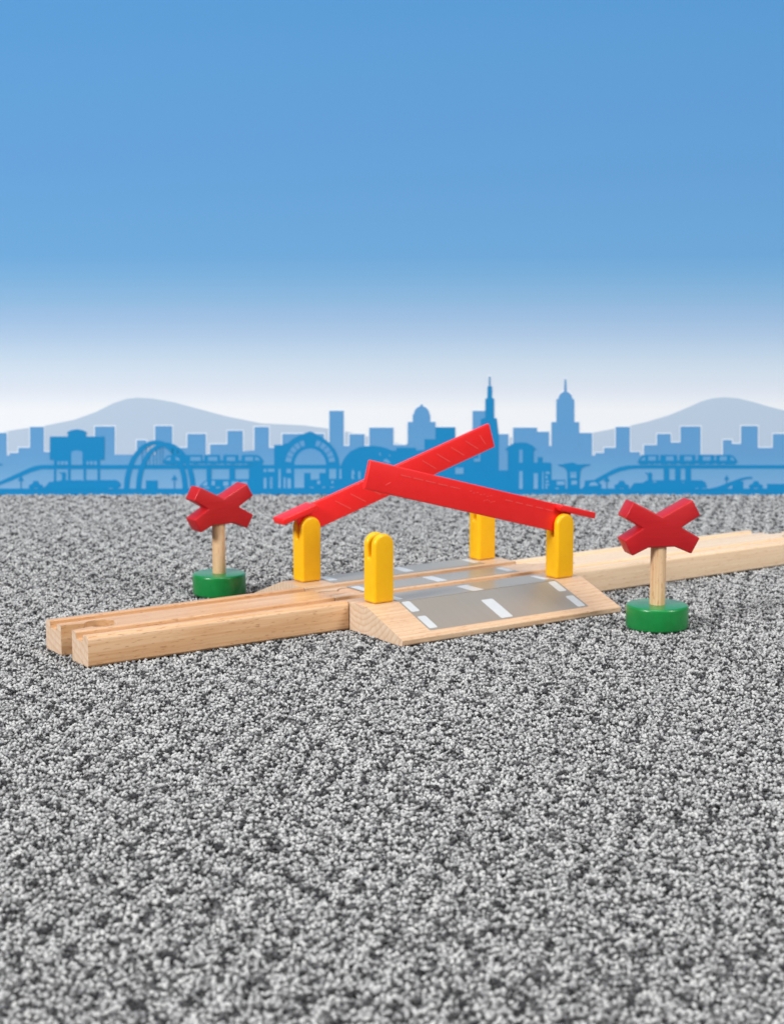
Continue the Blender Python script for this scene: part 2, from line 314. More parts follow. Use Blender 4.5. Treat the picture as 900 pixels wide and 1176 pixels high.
["office_block",4,"far",[[[390.6,35.4],[403.2,35.4],[404.3,15.8],[391.7,15.8]]],[["outline",3,"halo",[[[390.0,36.0],[403.8,36.0],[404.9,15.8],[391.1,15.8]]]]]],
["office_block",4,"far",[[[402.7,44.6],[413.0,44.6],[414.6,15.8],[404.3,15.8]]],[["outline",3,"halo",[[[402.1,45.2],[413.6,45.2],[415.2,15.8],[403.7,15.8]]]]]],
["office_block",4,"far",[[[417.2,32.0],[432.1,32.0],[433.0,15.8],[418.1,15.8]]],[["outline",3,"halo",[[[416.6,32.6],[432.6,32.6],[433.6,15.8],[417.5,15.8]]]]]],
["office_block",4,"far",[[[-407.9,33.7],[-395.3,33.7],[-396.3,15.8],[-408.9,15.8]]],[["outline",3,"halo",[[[-408.5,34.3],[-394.7,34.3],[-395.7,15.8],[-409.5,15.8]]]]]],
["office_block",4,"far",[[[-419.9,45.2],[-409.6,45.2],[-411.2,15.8],[-421.5,15.8]]],[["outline",3,"halo",[[[-420.4,45.8],[-409.0,45.8],[-410.6,15.8],[-422.1,15.8]]]]]],
["office_block",4,"far",[[[-433.3,31.4],[-420.6,31.4],[-421.5,15.8],[-434.2,15.8]]],[["outline",3,"halo",[[[-433.8,32.0],[-420.0,32.0],[-420.9,15.8],[-434.7,15.8]]]]]],
["skyscraper",4,"far",[[[10.3,15.8],[10.3,47.9],[13.6,47.9],[13.5,52.8],[14.3,52.8],[14.3,53.3],[14.4,53.7],[14.5,54.2],[14.6,54.7],[14.8,55.1],[15.0,55.5],[15.2,55.9],[15.5,56.3],[15.8,56.7],[16.1,57.0],[16.5,57.3],[16.8,57.5],[17.2,57.8],[17.7,57.9],[18.1,58.1],[18.5,58.2],[18.9,59.5],[19.9,59.5],[20.3,58.2],[20.7,58.1],[21.2,57.9],[21.6,57.8],[22.0,57.5],[22.4,57.3],[22.7,57.0],[23.1,56.7],[23.4,56.3],[23.6,55.9],[23.9,55.5],[24.1,55.1],[24.3,54.7],[24.4,54.2],[24.5,53.7],[24.6,53.3],[24.6,52.8],[25.1,52.8],[25.2,47.9],[28.6,47.9],[28.7,15.8]]],[["outline",3,"halo",[[[9.8,15.8],[9.7,48.5],[13.0,48.5],[13.0,53.4],[13.7,52.8],[13.7,53.3],[13.8,53.9],[13.9,54.4],[14.1,55.0],[14.3,55.5],[14.6,56.0],[14.9,56.4],[15.2,56.9],[15.6,57.3],[16.0,57.6],[16.4,58.0],[16.9,58.2],[17.4,58.4],[17.9,58.6],[18.4,58.8],[18.9,58.8],[18.4,60.1],[20.4,60.1],[19.9,58.8],[20.4,58.8],[21.0,58.6],[21.5,58.4],[21.9,58.2],[22.4,58.0],[22.8,57.6],[23.3,57.3],[23.6,56.9],[24.0,56.4],[24.3,56.0],[24.5,55.5],[24.7,55.0],[24.9,54.4],[25.0,53.9],[25.1,53.3],[25.1,52.8],[25.7,53.4],[25.7,48.5],[29.2,48.5],[29.3,15.8]]]]]],
["skyscraper",4,"far",[[[105.1,15.8],[104.6,47.8],[107.8,47.8],[107.6,63.0],[108.9,63.0],[109.0,63.0],[109.0,63.4],[109.1,63.8],[109.1,64.2],[109.2,64.6],[109.4,65.0],[109.6,65.4],[109.8,65.8],[110.0,66.1],[110.3,66.4],[110.6,66.7],[110.9,67.0],[111.2,67.2],[111.6,67.4],[111.9,67.6],[112.3,67.7],[112.7,67.8],[112.8,76.1],[113.9,76.1],[114.3,67.8],[114.7,67.7],[115.1,67.6],[115.4,67.4],[115.8,67.2],[116.1,67.0],[116.4,66.7],[116.7,66.4],[117.0,66.1],[117.3,65.8],[117.5,65.4],[117.7,65.0],[117.8,64.6],[118.0,64.2],[118.0,63.8],[118.1,63.4],[118.1,63.0],[119.5,63.0],[119.7,47.8],[122.9,47.8],[123.5,15.8]]],[["outline",3,"halo",[[[104.5,15.8],[104.1,48.4],[107.3,48.4],[107.0,63.5],[108.4,63.0],[108.4,63.5],[108.5,64.0],[108.6,64.4],[108.7,64.9],[108.9,65.4],[109.1,65.8],[109.4,66.2],[109.7,66.6],[110.0,67.0],[110.3,67.3],[110.7,67.6],[111.1,67.8],[111.5,68.0],[111.9,68.2],[112.4,68.3],[112.9,68.4],[112.4,76.6],[114.3,76.6],[114.1,68.4],[114.6,68.3],[115.0,68.2],[115.5,68.0],[115.9,67.8],[116.3,67.6],[116.7,67.3],[117.0,67.0],[117.4,66.6],[117.6,66.2],[117.9,65.8],[118.1,65.4],[118.3,64.9],[118.5,64.4],[118.6,64.0],[118.7,63.5],[118.7,63.0],[120.1,63.5],[120.3,48.4],[123.5,48.4],[124.0,15.8]]]]]],
["office_block",4,"far",[[[79.8,15.8],[79.5,44.1],[95.3,44.1],[95.3,41.4],[103.2,41.4],[103.6,15.8]]],[["outline",3,"halo",[[[79.3,15.8],[78.9,44.6],[95.9,44.6],[95.9,42.0],[103.8,42.0],[104.2,15.8]]]]]],
["city_base",5,"mass",[[[-438.5,-0.4],[-437.0,26.2],[-253.5,25.6],[-225.3,27.4],[-183.5,26.2],[-122.2,26.2],[-77.4,30.3],[-40.1,31.4],[10.3,32.0],[54.5,27.4],[70.1,15.8],[77.0,15.8],[80.2,32.0],[103.7,32.0],[131.9,25.6],[163.5,25.6],[165.7,26.2],[203.0,26.2],[217.9,26.2],[258.1,26.2],[437.0,26.2],[438.5,-0.4]]],[]],
["ground_band",8,"near",[[[-438.3,3.7],[438.3,3.7],[438.6,-0.7],[-438.6,-0.7]]],[]],
["monorail_track",7,"near",[[[-439.0,-11.3],[-345.8,-11.3],[-316.8,-7.4],[-287.8,-1.6],[-258.7,8.4],[-252.8,11.0],[-246.0,14.1],[-239.2,17.3],[-234.4,18.9],[-229.6,19.4],[-34.4,19.4],[-34.5,16.8],[-230.6,16.6],[-237.4,14.7],[-244.2,11.8],[-251.0,8.9],[-258.8,6.0],[-287.9,-4.0],[-316.9,-9.8],[-345.9,-13.4],[-439.1,-13.4]]],[]],
["monorail_track",7,"near",[[[124.1,2.4],[128.4,6.8],[139.2,12.8],[145.6,16.3],[149.9,18.0],[155.3,19.0],[160.7,19.3],[436.1,19.3],[436.3,17.0],[161.9,17.0],[156.4,16.5],[150.0,15.0],[143.5,12.1],[132.8,5.7],[128.5,2.4]]],[]],
["station_building",9,"near",[[[-225.2,22.9],[-224.7,38.2],[-212.8,38.2],[-212.7,40.0],[-213.5,40.8],[-211.7,42.0],[-209.3,42.7],[-206.9,43.0],[-204.5,42.7],[-202.0,42.0],[-200.3,40.8],[-201.0,40.0],[-201.1,38.2],[-188.9,38.2],[-189.3,22.9],[-192.2,22.9],[-192.3,19.2],[-222.6,19.2],[-222.5,22.9]],[[-222.7,16.8],[-221.3,16.8],[-221.7,3.3],[-223.1,3.3]],[[-213.4,16.8],[-211.8,16.8],[-212.2,3.3],[-213.8,3.3]],[[-203.2,16.8],[-201.6,16.8],[-202.0,3.3],[-203.5,3.3]],[[-194.0,16.8],[-192.4,16.8],[-192.7,3.3],[-194.3,3.3]]],[["window",10,"mass",[[[-211.2,19.4],[-211.0,27.9],[-209.7,28.7],[-207.3,29.1],[-204.9,28.7],[-203.6,27.9],[-203.9,19.4]],[[-220.2,21.9],[-218.8,21.9],[-218.9,19.5],[-220.3,19.5]],[[-218.0,21.9],[-216.1,21.9],[-216.2,19.5],[-218.1,19.5]],[[-215.5,21.9],[-213.5,21.9],[-213.5,19.5],[-215.5,19.5]],[[-201.1,21.9],[-199.7,21.9],[-199.8,19.5],[-201.2,19.5]],[[-198.9,21.9],[-197.0,21.9],[-197.1,19.5],[-199.0,19.5]],[[-196.2,21.9],[-194.3,21.9],[-194.4,19.5],[-196.3,19.5]]]]]],
["ferry",9,"near",[[[-231.5,3.1],[-228.1,5.7],[-226.1,8.1],[-222.8,8.4],[-217.5,9.3],[-182.0,9.4],[-180.1,8.4],[-178.9,6.7],[-178.9,5.2],[-181.0,4.0],[-183.1,3.3]]],[["porthole",10,"mass",[[[-186.9,4.0],[-184.1,4.0],[-184.1,3.6],[-186.9,3.6]],[[-210.0,9.5],[-209.2,9.5],[-209.2,9.0],[-210.0,9.0]],[[-204.4,9.5],[-203.1,9.5],[-203.1,9.0],[-204.4,9.0]]]]]],
["person_figure",9,"near",[[[-217.8,8.6],[-217.5,11.8],[-217.6,12.7],[-217.7,13.3],[-217.5,13.9],[-217.2,14.4],[-216.8,14.7],[-216.2,14.8],[-215.7,14.7],[-215.3,14.4],[-215.0,13.9],[-214.9,13.3],[-215.0,12.7],[-215.1,11.8],[-215.1,8.6]],[[-217.2,13.0],[-219.0,14.1],[-219.0,14.8],[-217.0,13.9]]],[]],
["person_figure",9,"near",[[[168.7,7.9],[168.8,11.4],[168.7,12.3],[168.6,12.9],[168.7,13.5],[169.0,14.0],[169.5,14.4],[170.0,14.5],[170.6,14.4],[171.0,14.0],[171.4,13.5],[171.5,12.9],[171.4,12.3],[171.4,11.4],[171.5,7.9]],[[169.1,12.6],[167.1,13.8],[167.1,14.5],[169.3,13.5]]],[]],
["person_figure",9,"near",[[[-57.6,7.8],[-57.4,11.4],[-57.5,12.4],[-57.6,13.1],[-57.4,13.7],[-57.1,14.3],[-56.6,14.6],[-56.0,14.8],[-55.4,14.6],[-54.9,14.3],[-54.6,13.7],[-54.5,13.1],[-54.6,12.4],[-54.7,11.4],[-54.6,7.8]],[[-57.0,12.7],[-59.1,14.0],[-59.1,14.8],[-56.8,13.7]]],[]],
["person_figure",9,"near",[[[-71.1,8.2],[-70.8,11.4],[-70.9,12.3],[-71.0,12.9],[-70.9,13.5],[-70.6,13.9],[-70.1,14.3],[-69.6,14.4],[-69.1,14.3],[-68.7,13.9],[-68.4,13.5],[-68.3,12.9],[-68.3,12.3],[-68.4,11.4],[-68.4,8.2]],[[-68.7,12.6],[-66.9,13.7],[-66.9,14.4],[-68.9,13.5]]],[]],
["person_figure",9,"near",[[[-46.7,8.7],[-46.5,11.7],[-46.6,12.5],[-46.7,13.1],[-46.6,13.6],[-46.3,14.1],[-45.9,14.4],[-45.4,14.5],[-44.9,14.4],[-44.5,14.1],[-44.2,13.6],[-44.1,13.1],[-44.2,12.5],[-44.3,11.7],[-44.2,8.7]],[[-46.2,12.8],[-48.0,13.9],[-48.0,14.5],[-46.0,13.6]]],[]],
["tree",9,"near",[[[-246.7,8.9],[-244.6,12.2],[-242.7,8.9]],[[-245.0,9.1],[-244.3,9.1],[-244.5,3.1],[-245.2,3.1]]],[]],
["tree",9,"near",[[[-145.5,9.5],[-143.4,12.9],[-141.4,9.5]],[[-143.8,9.7],[-143.1,9.7],[-143.2,3.1],[-143.9,3.1]]],[]],
["tree",9,"near",[[[139.6,8.5],[141.6,12.1],[143.8,8.5]],[[141.3,8.7],[142.0,8.7],[142.1,3.1],[141.5,3.1]]],[]],
["tree",9,"near",[[[219.0,9.6],[220.6,12.6],[222.4,9.6]],[[220.4,9.8],[221.0,9.8],[221.2,4.2],[220.5,4.2]]],[]],
["car",9,"near",[[[-239.8,4.8],[-239.3,6.1],[-237.4,6.8],[-236.2,8.8],[-233.6,8.8],[-232.5,6.6],[-230.7,6.1],[-230.2,5.1],[-230.2,4.3],[-231.0,3.5],[-233.1,3.5],[-233.9,4.2],[-236.2,4.2],[-237.0,3.5],[-239.1,3.5]]],[]],
["car",9,"near",[[[146.7,4.8],[147.1,6.2],[149.1,6.8],[150.1,8.9],[152.8,8.9],[154.0,6.7],[155.9,6.2],[156.4,5.1],[156.4,4.3],[155.7,3.5],[153.5,3.5],[152.7,4.2],[150.4,4.2],[149.6,3.5],[147.5,3.5]]],[]],
["car",9,"near",[[[235.5,4.9],[235.9,6.2],[237.8,6.8],[238.7,8.7],[241.3,8.7],[242.4,6.7],[244.2,6.2],[244.7,5.2],[244.7,4.4],[244.0,3.7],[242.0,3.7],[241.2,4.4],[239.0,4.4],[238.3,3.7],[236.3,3.7]]],[]],
["arch_bridge",9,"near",[[[-177.0,2.8],[-176.7,6.5],[-176.3,10.1],[-175.5,13.7],[-174.5,17.1],[-173.3,20.3],[-171.9,23.3],[-170.2,26.1],[-168.4,28.5],[-166.4,30.6],[-164.3,32.4],[-162.1,33.8],[-159.8,34.9],[-157.5,35.5],[-155.1,35.7],[-152.7,35.5],[-150.4,34.9],[-148.2,33.8],[-146.0,32.4],[-144.0,30.6],[-142.1,28.5],[-140.4,26.1],[-138.9,23.3],[-137.5,20.3],[-136.5,17.1],[-135.6,13.7],[-135.0,10.1],[-134.7,6.5],[-134.6,2.8],[-138.2,2.8],[-138.2,6.2],[-138.5,9.5],[-139.0,12.8],[-139.7,15.9],[-140.6,18.8],[-141.7,21.6],[-142.9,24.1],[-144.4,26.4],[-145.9,28.3],[-147.6,29.9],[-149.4,31.2],[-151.3,32.2],[-153.2,32.7],[-155.2,32.9],[-157.1,32.7],[-159.1,32.2],[-161.0,31.2],[-162.8,29.9],[-164.6,28.3],[-166.2,26.4],[-167.8,24.1],[-169.1,21.6],[-170.3,18.8],[-171.3,15.9],[-172.2,12.8],[-172.8,9.5],[-173.2,6.2],[-173.4,2.8]],[[-169.0,2.8],[-168.8,6.3],[-168.4,9.8],[-167.7,13.2],[-166.8,16.5],[-165.6,19.6],[-164.3,22.5],[-162.8,25.1],[-161.1,27.4],[-159.2,29.5],[-157.3,31.2],[-155.2,32.5],[-153.1,33.5],[-150.9,34.1],[-148.7,34.3],[-146.5,34.1],[-144.4,33.5],[-142.3,32.5],[-140.3,31.2],[-138.4,29.5],[-136.6,27.4],[-135.0,25.1],[-133.6,22.5],[-132.4,19.6],[-131.4,16.5],[-130.6,13.2],[-130.0,9.8],[-129.7,6.3],[-129.7,2.8],[-133.1,2.8],[-133.2,6.0],[-133.4,9.2],[-133.9,12.3],[-134.5,15.3],[-135.3,18.2],[-136.3,20.8],[-137.5,23.2],[-138.8,25.4],[-140.3,27.2],[-141.8,28.8],[-143.5,30.0],[-145.2,30.9],[-147.0,31.5],[-148.8,31.6],[-150.6,31.5],[-152.4,30.9],[-154.1,30.0],[-155.8,28.8],[-157.5,27.2],[-159.0,25.4],[-160.4,23.2],[-161.6,20.8],[-162.7,18.2],[-163.7,15.3],[-164.4,12.3],[-165.0,9.2],[-165.4,6.0],[-165.6,2.8]],[[-164.4,29.7],[-164.0,29.7],[-164.2,18.7],[-164.6,18.7]],[[-161.5,32.0],[-161.1,32.0],[-161.3,18.7],[-161.7,18.7]],[[-159.5,32.6],[-159.1,32.6],[-159.4,18.7],[-159.8,18.7]],[[-157.0,31.4],[-156.6,31.4],[-156.9,18.7],[-157.3,18.7]],[[-154.9,31.4],[-154.5,31.4],[-154.8,18.7],[-155.2,18.7]],[[-152.8,31.4],[-152.4,31.4],[-152.6,18.7],[-153.0,18.7]],[[-150.9,31.4],[-150.5,31.4],[-150.8,18.7],[-151.2,18.7]],[[-144.6,30.8],[-144.2,30.8],[-144.5,18.7],[-144.9,18.7]],[[-141.2,29.1],[-140.8,29.1],[-141.0,18.7],[-141.4,18.7]]],[]],
["truck",9,"near",[[[-162.3,9.1],[-154.5,9.1],[-154.6,3.5],[-162.4,3.5]]],[]],
["truck",9,"near",[[[224.6,3.3],[224.4,8.6],[227.0,9.1],[228.8,8.6],[231.7,8.6],[231.8,3.3]]],[]],
["truck",9,"near",[[[126.8,3.5],[127.3,9.0],[132.7,9.4],[135.4,8.5],[138.2,6.3],[138.2,3.5]]],[["window",10,"mass",[[[131.1,7.7],[133.8,8.1],[135.8,6.6],[135.8,5.7],[129.7,5.5]]]]]],
["monorail_train",9,"near",[[[161.8,21.2],[162.6,23.2],[164.6,25.5],[166.9,26.1],[174.9,26.1],[175.3,25.8],[175.4,20.4],[174.8,19.8],[163.6,19.8]],[[176.8,20.4],[176.6,25.8],[177.0,26.1],[187.2,26.1],[187.5,25.8],[187.7,20.4],[187.1,19.8],[177.4,19.8]],[[189.4,20.4],[189.3,25.8],[189.6,26.1],[199.2,26.1],[199.6,25.8],[199.7,20.4],[199.2,19.8],[190.0,19.8]],[[201.6,20.4],[201.5,25.8],[201.8,26.1],[211.4,26.1],[211.8,25.8],[211.9,20.4],[211.4,19.8],[202.2,19.8]],[[227.5,21.2],[226.6,23.2],[224.5,25.5],[222.2,26.1],[213.9,26.1],[213.5,25.8],[213.7,20.4],[214.3,19.8],[225.8,19.8]],[[175.3,22.5],[176.7,22.5],[176.8,20.4],[175.4,20.4]],[[187.6,22.5],[189.3,22.5],[189.4,20.4],[187.7,20.4]],[[199.7,22.5],[201.6,22.5],[201.6,20.4],[199.7,20.4]],[[211.9,22.5],[213.6,22.5],[213.7,20.4],[211.9,20.4]]],[["window",10,"mass",[[[168.6,25.1],[173.6,25.1],[173.6,22.3],[168.7,22.3]],[[180.3,25.1],[185.3,25.1],[185.3,22.3],[180.4,22.3]],[[192.4,25.1],[197.3,25.1],[197.4,22.3],[192.4,22.3]],[[204.5,25.1],[209.7,25.1],[209.8,22.3],[204.6,22.3]],[[215.7,25.1],[220.3,25.1],[220.3,22.3],[215.7,22.3]],[[168.5,20.2],[170.1,20.2],[170.1,19.8],[168.5,19.8]],[[172.2,20.2],[174.2,20.2],[174.3,19.8],[172.2,19.8]],[[181.4,20.2],[183.2,20.2],[183.2,19.8],[181.4,19.8]],[[193.5,20.2],[195.4,20.2],[195.4,19.8],[193.5,19.8]],[[206.6,20.2],[208.5,20.2],[208.5,19.8],[206.6,19.8]],[[216.9,20.2],[219.2,20.2],[219.3,19.8],[217.0,19.8]],[[163.6,22.4],[165.0,24.1],[166.6,24.8],[166.6,22.4]],[[222.8,24.8],[224.2,24.1],[225.6,22.4],[222.9,22.4]]]]]],
["monorail_train",9,"near",[[[-150.9,21.2],[-150.0,23.2],[-148.0,25.5],[-145.7,26.1],[-137.4,26.1],[-137.1,25.8],[-137.2,20.4],[-137.8,19.8],[-149.2,19.8]],[[-135.4,20.4],[-135.3,25.8],[-135.0,26.1],[-125.1,26.1],[-124.8,25.8],[-124.9,20.4],[-125.5,19.8],[-134.9,19.8]],[[-123.4,20.4],[-123.3,25.8],[-123.0,26.1],[-113.6,26.1],[-113.3,25.8],[-113.3,20.4],[-113.9,19.8],[-122.8,19.8]],[[-111.1,20.4],[-111.0,25.8],[-110.7,26.1],[-101.5,26.1],[-101.1,25.8],[-101.2,20.4],[-101.8,19.8],[-110.5,19.8]],[[-84.4,21.2],[-85.2,23.2],[-87.2,25.5],[-89.5,26.1],[-98.5,26.1],[-98.9,25.8],[-98.9,20.4],[-98.4,19.8],[-86.1,19.8]],[[-137.1,22.5],[-135.4,22.5],[-135.4,20.4],[-137.2,20.4]],[[-124.9,22.5],[-123.4,22.5],[-123.4,20.4],[-124.9,20.4]],[[-113.3,22.5],[-111.1,22.5],[-111.1,20.4],[-113.3,20.4]],[[-101.2,22.5],[-98.9,22.5],[-98.9,20.4],[-101.2,20.4]]],[["window",10,"mass",[[[-132.7,24.8],[-125.8,24.8],[-125.9,22.1],[-132.8,22.1]],[[-121.0,24.8],[-114.9,24.8],[-115.0,22.1],[-121.1,22.1]],[[-108.8,24.8],[-103.2,24.8],[-103.3,22.1],[-108.8,22.1]],[[-96.7,24.8],[-91.4,24.8],[-91.5,22.1],[-96.7,22.1]],[[-133.2,20.2],[-130.6,20.2],[-130.6,19.6],[-133.2,19.6]],[[-127.4,20.2],[-125.6,20.2],[-125.6,19.6],[-127.4,19.6]],[[-121.7,20.2],[-119.4,20.2],[-119.4,19.6],[-121.7,19.6]],[[-115.9,20.2],[-114.1,20.2],[-114.1,19.6],[-115.9,19.6]],[[-109.0,20.2],[-106.5,20.2],[-106.5,19.6],[-109.1,19.6]],[[-103.3,20.2],[-101.7,20.2],[-101.7,19.6],[-103.3,19.6]],[[-97.3,20.2],[-95.3,20.2],[-95.3,19.6],[-97.3,19.6]],[[-90.1,24.8],[-88.3,24.4],[-87.0,22.4],[-90.1,22.4]],[[-149.2,22.4],[-147.8,24.1],[-145.7,24.8],[-145.7,22.4]],[[-142.8,24.8],[-140.5,24.1],[-139.4,22.4],[-142.1,22.4]]]]]],
["monorail_pillar",9,"near",[[[-122.1,17.2],[-118.9,17.2],[-119.1,3.5],[-122.3,3.5]]],[]],
["monorail_pillar",9,"near",[[[-107.1,17.2],[-103.4,17.2],[-103.5,3.5],[-107.3,3.5]]],[]],
["monorail_pillar",9,"near",[[[-94.2,17.2],[-94.1,19.5],[-86.1,20.2],[-84.5,19.3],[-84.7,0.8],[-94.4,0.8]]],[]],
["monorail_pillar",9,"near",[[[179.1,17.2],[182.6,17.2],[182.8,8.6],[179.3,8.6]]],[]],
["monorail_pillar",9,"near",[[[186.6,17.2],[190.1,17.2],[190.3,8.6],[186.8,8.6]]],[]],
["monorail_pillar",9,"near",[[[193.3,17.2],[196.9,17.2],[197.2,8.6],[193.5,8.6]]],[]],
["ground_train",9,"near",[[[-127.1,3.8],[-126.9,5.6],[-124.2,8.3],[-121.3,9.8],[-94.3,10.0],[-94.3,3.8]]],[["window",10,"mass",[[[-125.6,5.6],[-123.0,8.4],[-121.9,8.4],[-121.9,5.6]],[[-118.9,8.9],[-116.8,8.9],[-116.8,5.9],[-118.9,5.9]],[[-111.3,8.4],[-107.8,8.4],[-107.9,5.6],[-111.3,5.6]],[[-105.8,8.4],[-101.2,8.4],[-101.2,5.6],[-105.8,5.6]],[[-99.1,8.4],[-95.4,8.4],[-95.5,5.6],[-99.1,5.6]],[[-124.2,4.7],[-120.5,4.7],[-120.6,3.9],[-124.2,3.9]],[[-116.2,4.7],[-113.6,4.7],[-113.7,3.9],[-116.2,3.9]],[[-110.4,4.7],[-106.3,4.7],[-106.3,3.9],[-110.4,3.9]],[[-101.2,4.7],[-98.9,4.7],[-98.9,3.9],[-101.2,3.9]]]]]],
["platform",9,"near",[[[155.9,1.3],[156.5,3.1],[159.8,7.4],[165.6,7.6],[167.8,9.1],[186.2,9.5],[204.6,9.2],[206.7,7.7],[207.8,5.2],[207.6,3.8],[209.4,3.1],[224.3,3.1]]],[["porthole",10,"mass",[[[172.2,8.6],[174.3,8.6],[174.3,7.8],[172.2,7.8]],[[191.5,8.2],[192.5,8.2],[192.5,7.6],[191.6,7.6]],[[200.2,4.1],[202.2,4.1],[202.2,3.7],[200.2,3.7]],[[204.8,4.1],[207.1,4.1],[207.1,3.7],[204.8,3.7]]]]]],
["arched_hall",8.5,"near",[[[-77.5,18.7],[-77.4,32.7],[-71.6,32.7],[-70.5,33.5],[-68.3,33.9],[-64.9,36.8],[-60.1,39.4],[-56.1,40.8],[-53.7,41.6],[-51.1,40.6],[-46.8,38.4],[-41.1,34.1],[-37.3,29.1],[-35.2,24.0],[-34.4,18.7],[-32.5,18.7],[-32.6,0.8],[-86.3,0.8],[-86.1,18.7]]],[["window",10,"mass",[[[-66.4,21.2],[-70.2,21.6],[-69.5,25.0],[-65.8,23.8]],[[-65.7,24.3],[-69.2,25.6],[-67.7,28.7],[-64.5,26.6]],[[-64.2,27.0],[-67.3,29.2],[-65.1,31.8],[-62.5,29.1]],[[-62.1,29.4],[-64.6,32.3],[-61.8,34.3],[-60.0,30.9]],[[-59.3,31.3],[-61.0,34.7],[-58.0,35.8],[-57.1,32.1]],[[-41.3,21.2],[-37.5,21.6],[-38.2,25.0],[-41.8,23.8]],[[-42.0,24.3],[-38.4,25.6],[-39.9,28.7],[-43.1,26.6]],[[-43.4,27.0],[-40.2,29.2],[-42.4,31.8],[-45.1,29.1]],[[-45.4,29.4],[-42.9,32.3],[-45.7,34.3],[-47.6,30.9]],[[-48.2,31.3],[-46.5,34.7],[-49.4,35.8],[-50.5,32.1]]]],["opening",8.8,"mass",[[[-64.2,19.5],[-64.1,21.2],[-63.7,22.8],[-63.0,24.4],[-62.2,25.8],[-61.1,27.1],[-59.9,28.2],[-58.5,29.1],[-57.0,29.7],[-55.4,30.1],[-53.8,30.3],[-52.2,30.1],[-50.6,29.7],[-49.1,29.1],[-47.7,28.2],[-46.5,27.1],[-45.5,25.8],[-44.6,24.4],[-44.0,22.8],[-43.6,21.2],[-43.5,19.5]],[[-84.7,16.8],[-82.8,16.8],[-82.8,14.7],[-84.7,14.7]],[[-84.8,10.8],[-82.8,10.8],[-82.9,3.8],[-84.8,3.8]],[[-81.7,16.8],[-77.5,16.8],[-77.5,14.9],[-81.7,14.9]],[[-74.8,16.8],[-73.3,16.8],[-73.4,4.0],[-75.0,4.0]],[[-71.4,11.2],[-70.1,11.2],[-70.2,4.0],[-71.5,4.0]],[[-69.0,10.5],[-66.7,10.5],[-66.7,4.0],[-69.0,4.0]],[[-69.5,16.8],[-66.6,16.8],[-66.6,14.1],[-69.5,14.1]],[[-64.3,16.8],[-57.9,16.8],[-58.0,4.2],[-64.4,4.2]],[[-57.9,16.8],[-43.7,16.8],[-43.8,14.1],[-57.9,14.1]],[[-53.6,14.1],[-47.9,14.1],[-47.9,9.6],[-53.6,9.6]],[[-41.3,16.8],[-36.8,16.8],[-36.9,10.2],[-41.4,10.2]],[[-34.7,16.8],[-33.3,16.8],[-33.3,10.2],[-34.8,10.2]],[[-80.5,11.2],[-78.7,11.2],[-78.7,10.2],[-80.6,10.2]],[[-80.6,9.6],[-78.7,9.6],[-78.8,8.7],[-80.6,8.7]],[[-80.6,8.1],[-78.8,8.1],[-78.8,7.1],[-80.6,7.1]],[[-80.6,6.6],[-78.8,6.6],[-78.8,5.6],[-80.6,5.6]],[[-80.6,5.0],[-78.8,5.0],[-78.8,4.0],[-80.6,4.0]]]]]],
["parked_car",9,"near",[[[-56.1,4.2],[-55.8,6.9],[-54.4,9.1],[-51.7,9.8],[-43.6,10.0],[-42.9,9.6],[-36.4,9.6],[-36.4,4.2]]],[["window",10,"mass",[[[-49.3,8.9],[-47.4,8.9],[-47.4,6.7],[-49.4,6.7]],[[-39.8,8.9],[-38.7,8.9],[-38.7,7.1],[-39.8,7.1]],[[-54.2,4.8],[-51.8,4.8],[-51.8,4.2],[-54.2,4.2]],[[-46.0,4.8],[-44.1,4.8],[-44.1,4.2],[-46.0,4.2]],[[-40.7,4.8],[-38.3,4.8],[-38.3,4.2],[-40.7,4.2]]]]]],
["round_hill",8,"near",[[[-35.7,-0.4],[-34.2,17.6],[-33.1,20.4],[-31.2,24.1],[-27.5,28.3],[-21.8,31.1],[-17.2,31.9],[-12.6,32.1],[-8.0,31.6],[-4.6,30.8],[0.0,29.0],[2.9,29.0],[2.9,30.8],[15.7,30.8],[15.7,29.2],[21.2,29.2],[21.3,-0.4]]],[["opening",10,"mass",[[[-26.7,10.0],[-26.6,15.2],[-25.8,16.6],[-24.9,15.2],[-24.6,13.5],[-25.5,12.4],[-24.8,10.0]],[[-22.1,10.0],[-22.3,14.9],[-20.9,15.4],[-20.7,10.0]],[[-5.7,22.8],[-4.0,23.5],[-2.1,22.4],[-0.6,20.2],[-3.4,20.7],[-5.3,21.6]],[[-8.7,27.4],[-7.8,27.6],[-7.2,25.8],[-8.0,25.5]],[[-2.1,26.2],[-1.1,26.0],[-1.1,25.1],[-1.8,25.1]],[[15.8,25.3],[17.4,25.5],[17.4,24.4],[16.1,23.7]]]]]],
["office_block",7,"near",[[[21.5,-0.4],[21.4,36.4],[28.6,36.4],[28.6,44.4],[41.5,44.4],[41.6,27.4],[61.4,27.4],[61.6,-0.4]]],[["outline",3,"halo",[[[28.0,44.9],[42.0,44.9],[42.2,21.6],[28.1,21.6]]]],["window",10,"mass",[[[41.7,17.6],[47.1,17.6],[47.1,13.4],[41.7,13.4]],[[53.9,23.7],[58.1,23.7],[58.1,21.6],[53.9,21.6]],[[56.9,26.8],[58.0,26.8],[58.1,23.3],[56.9,23.3]]]]]],
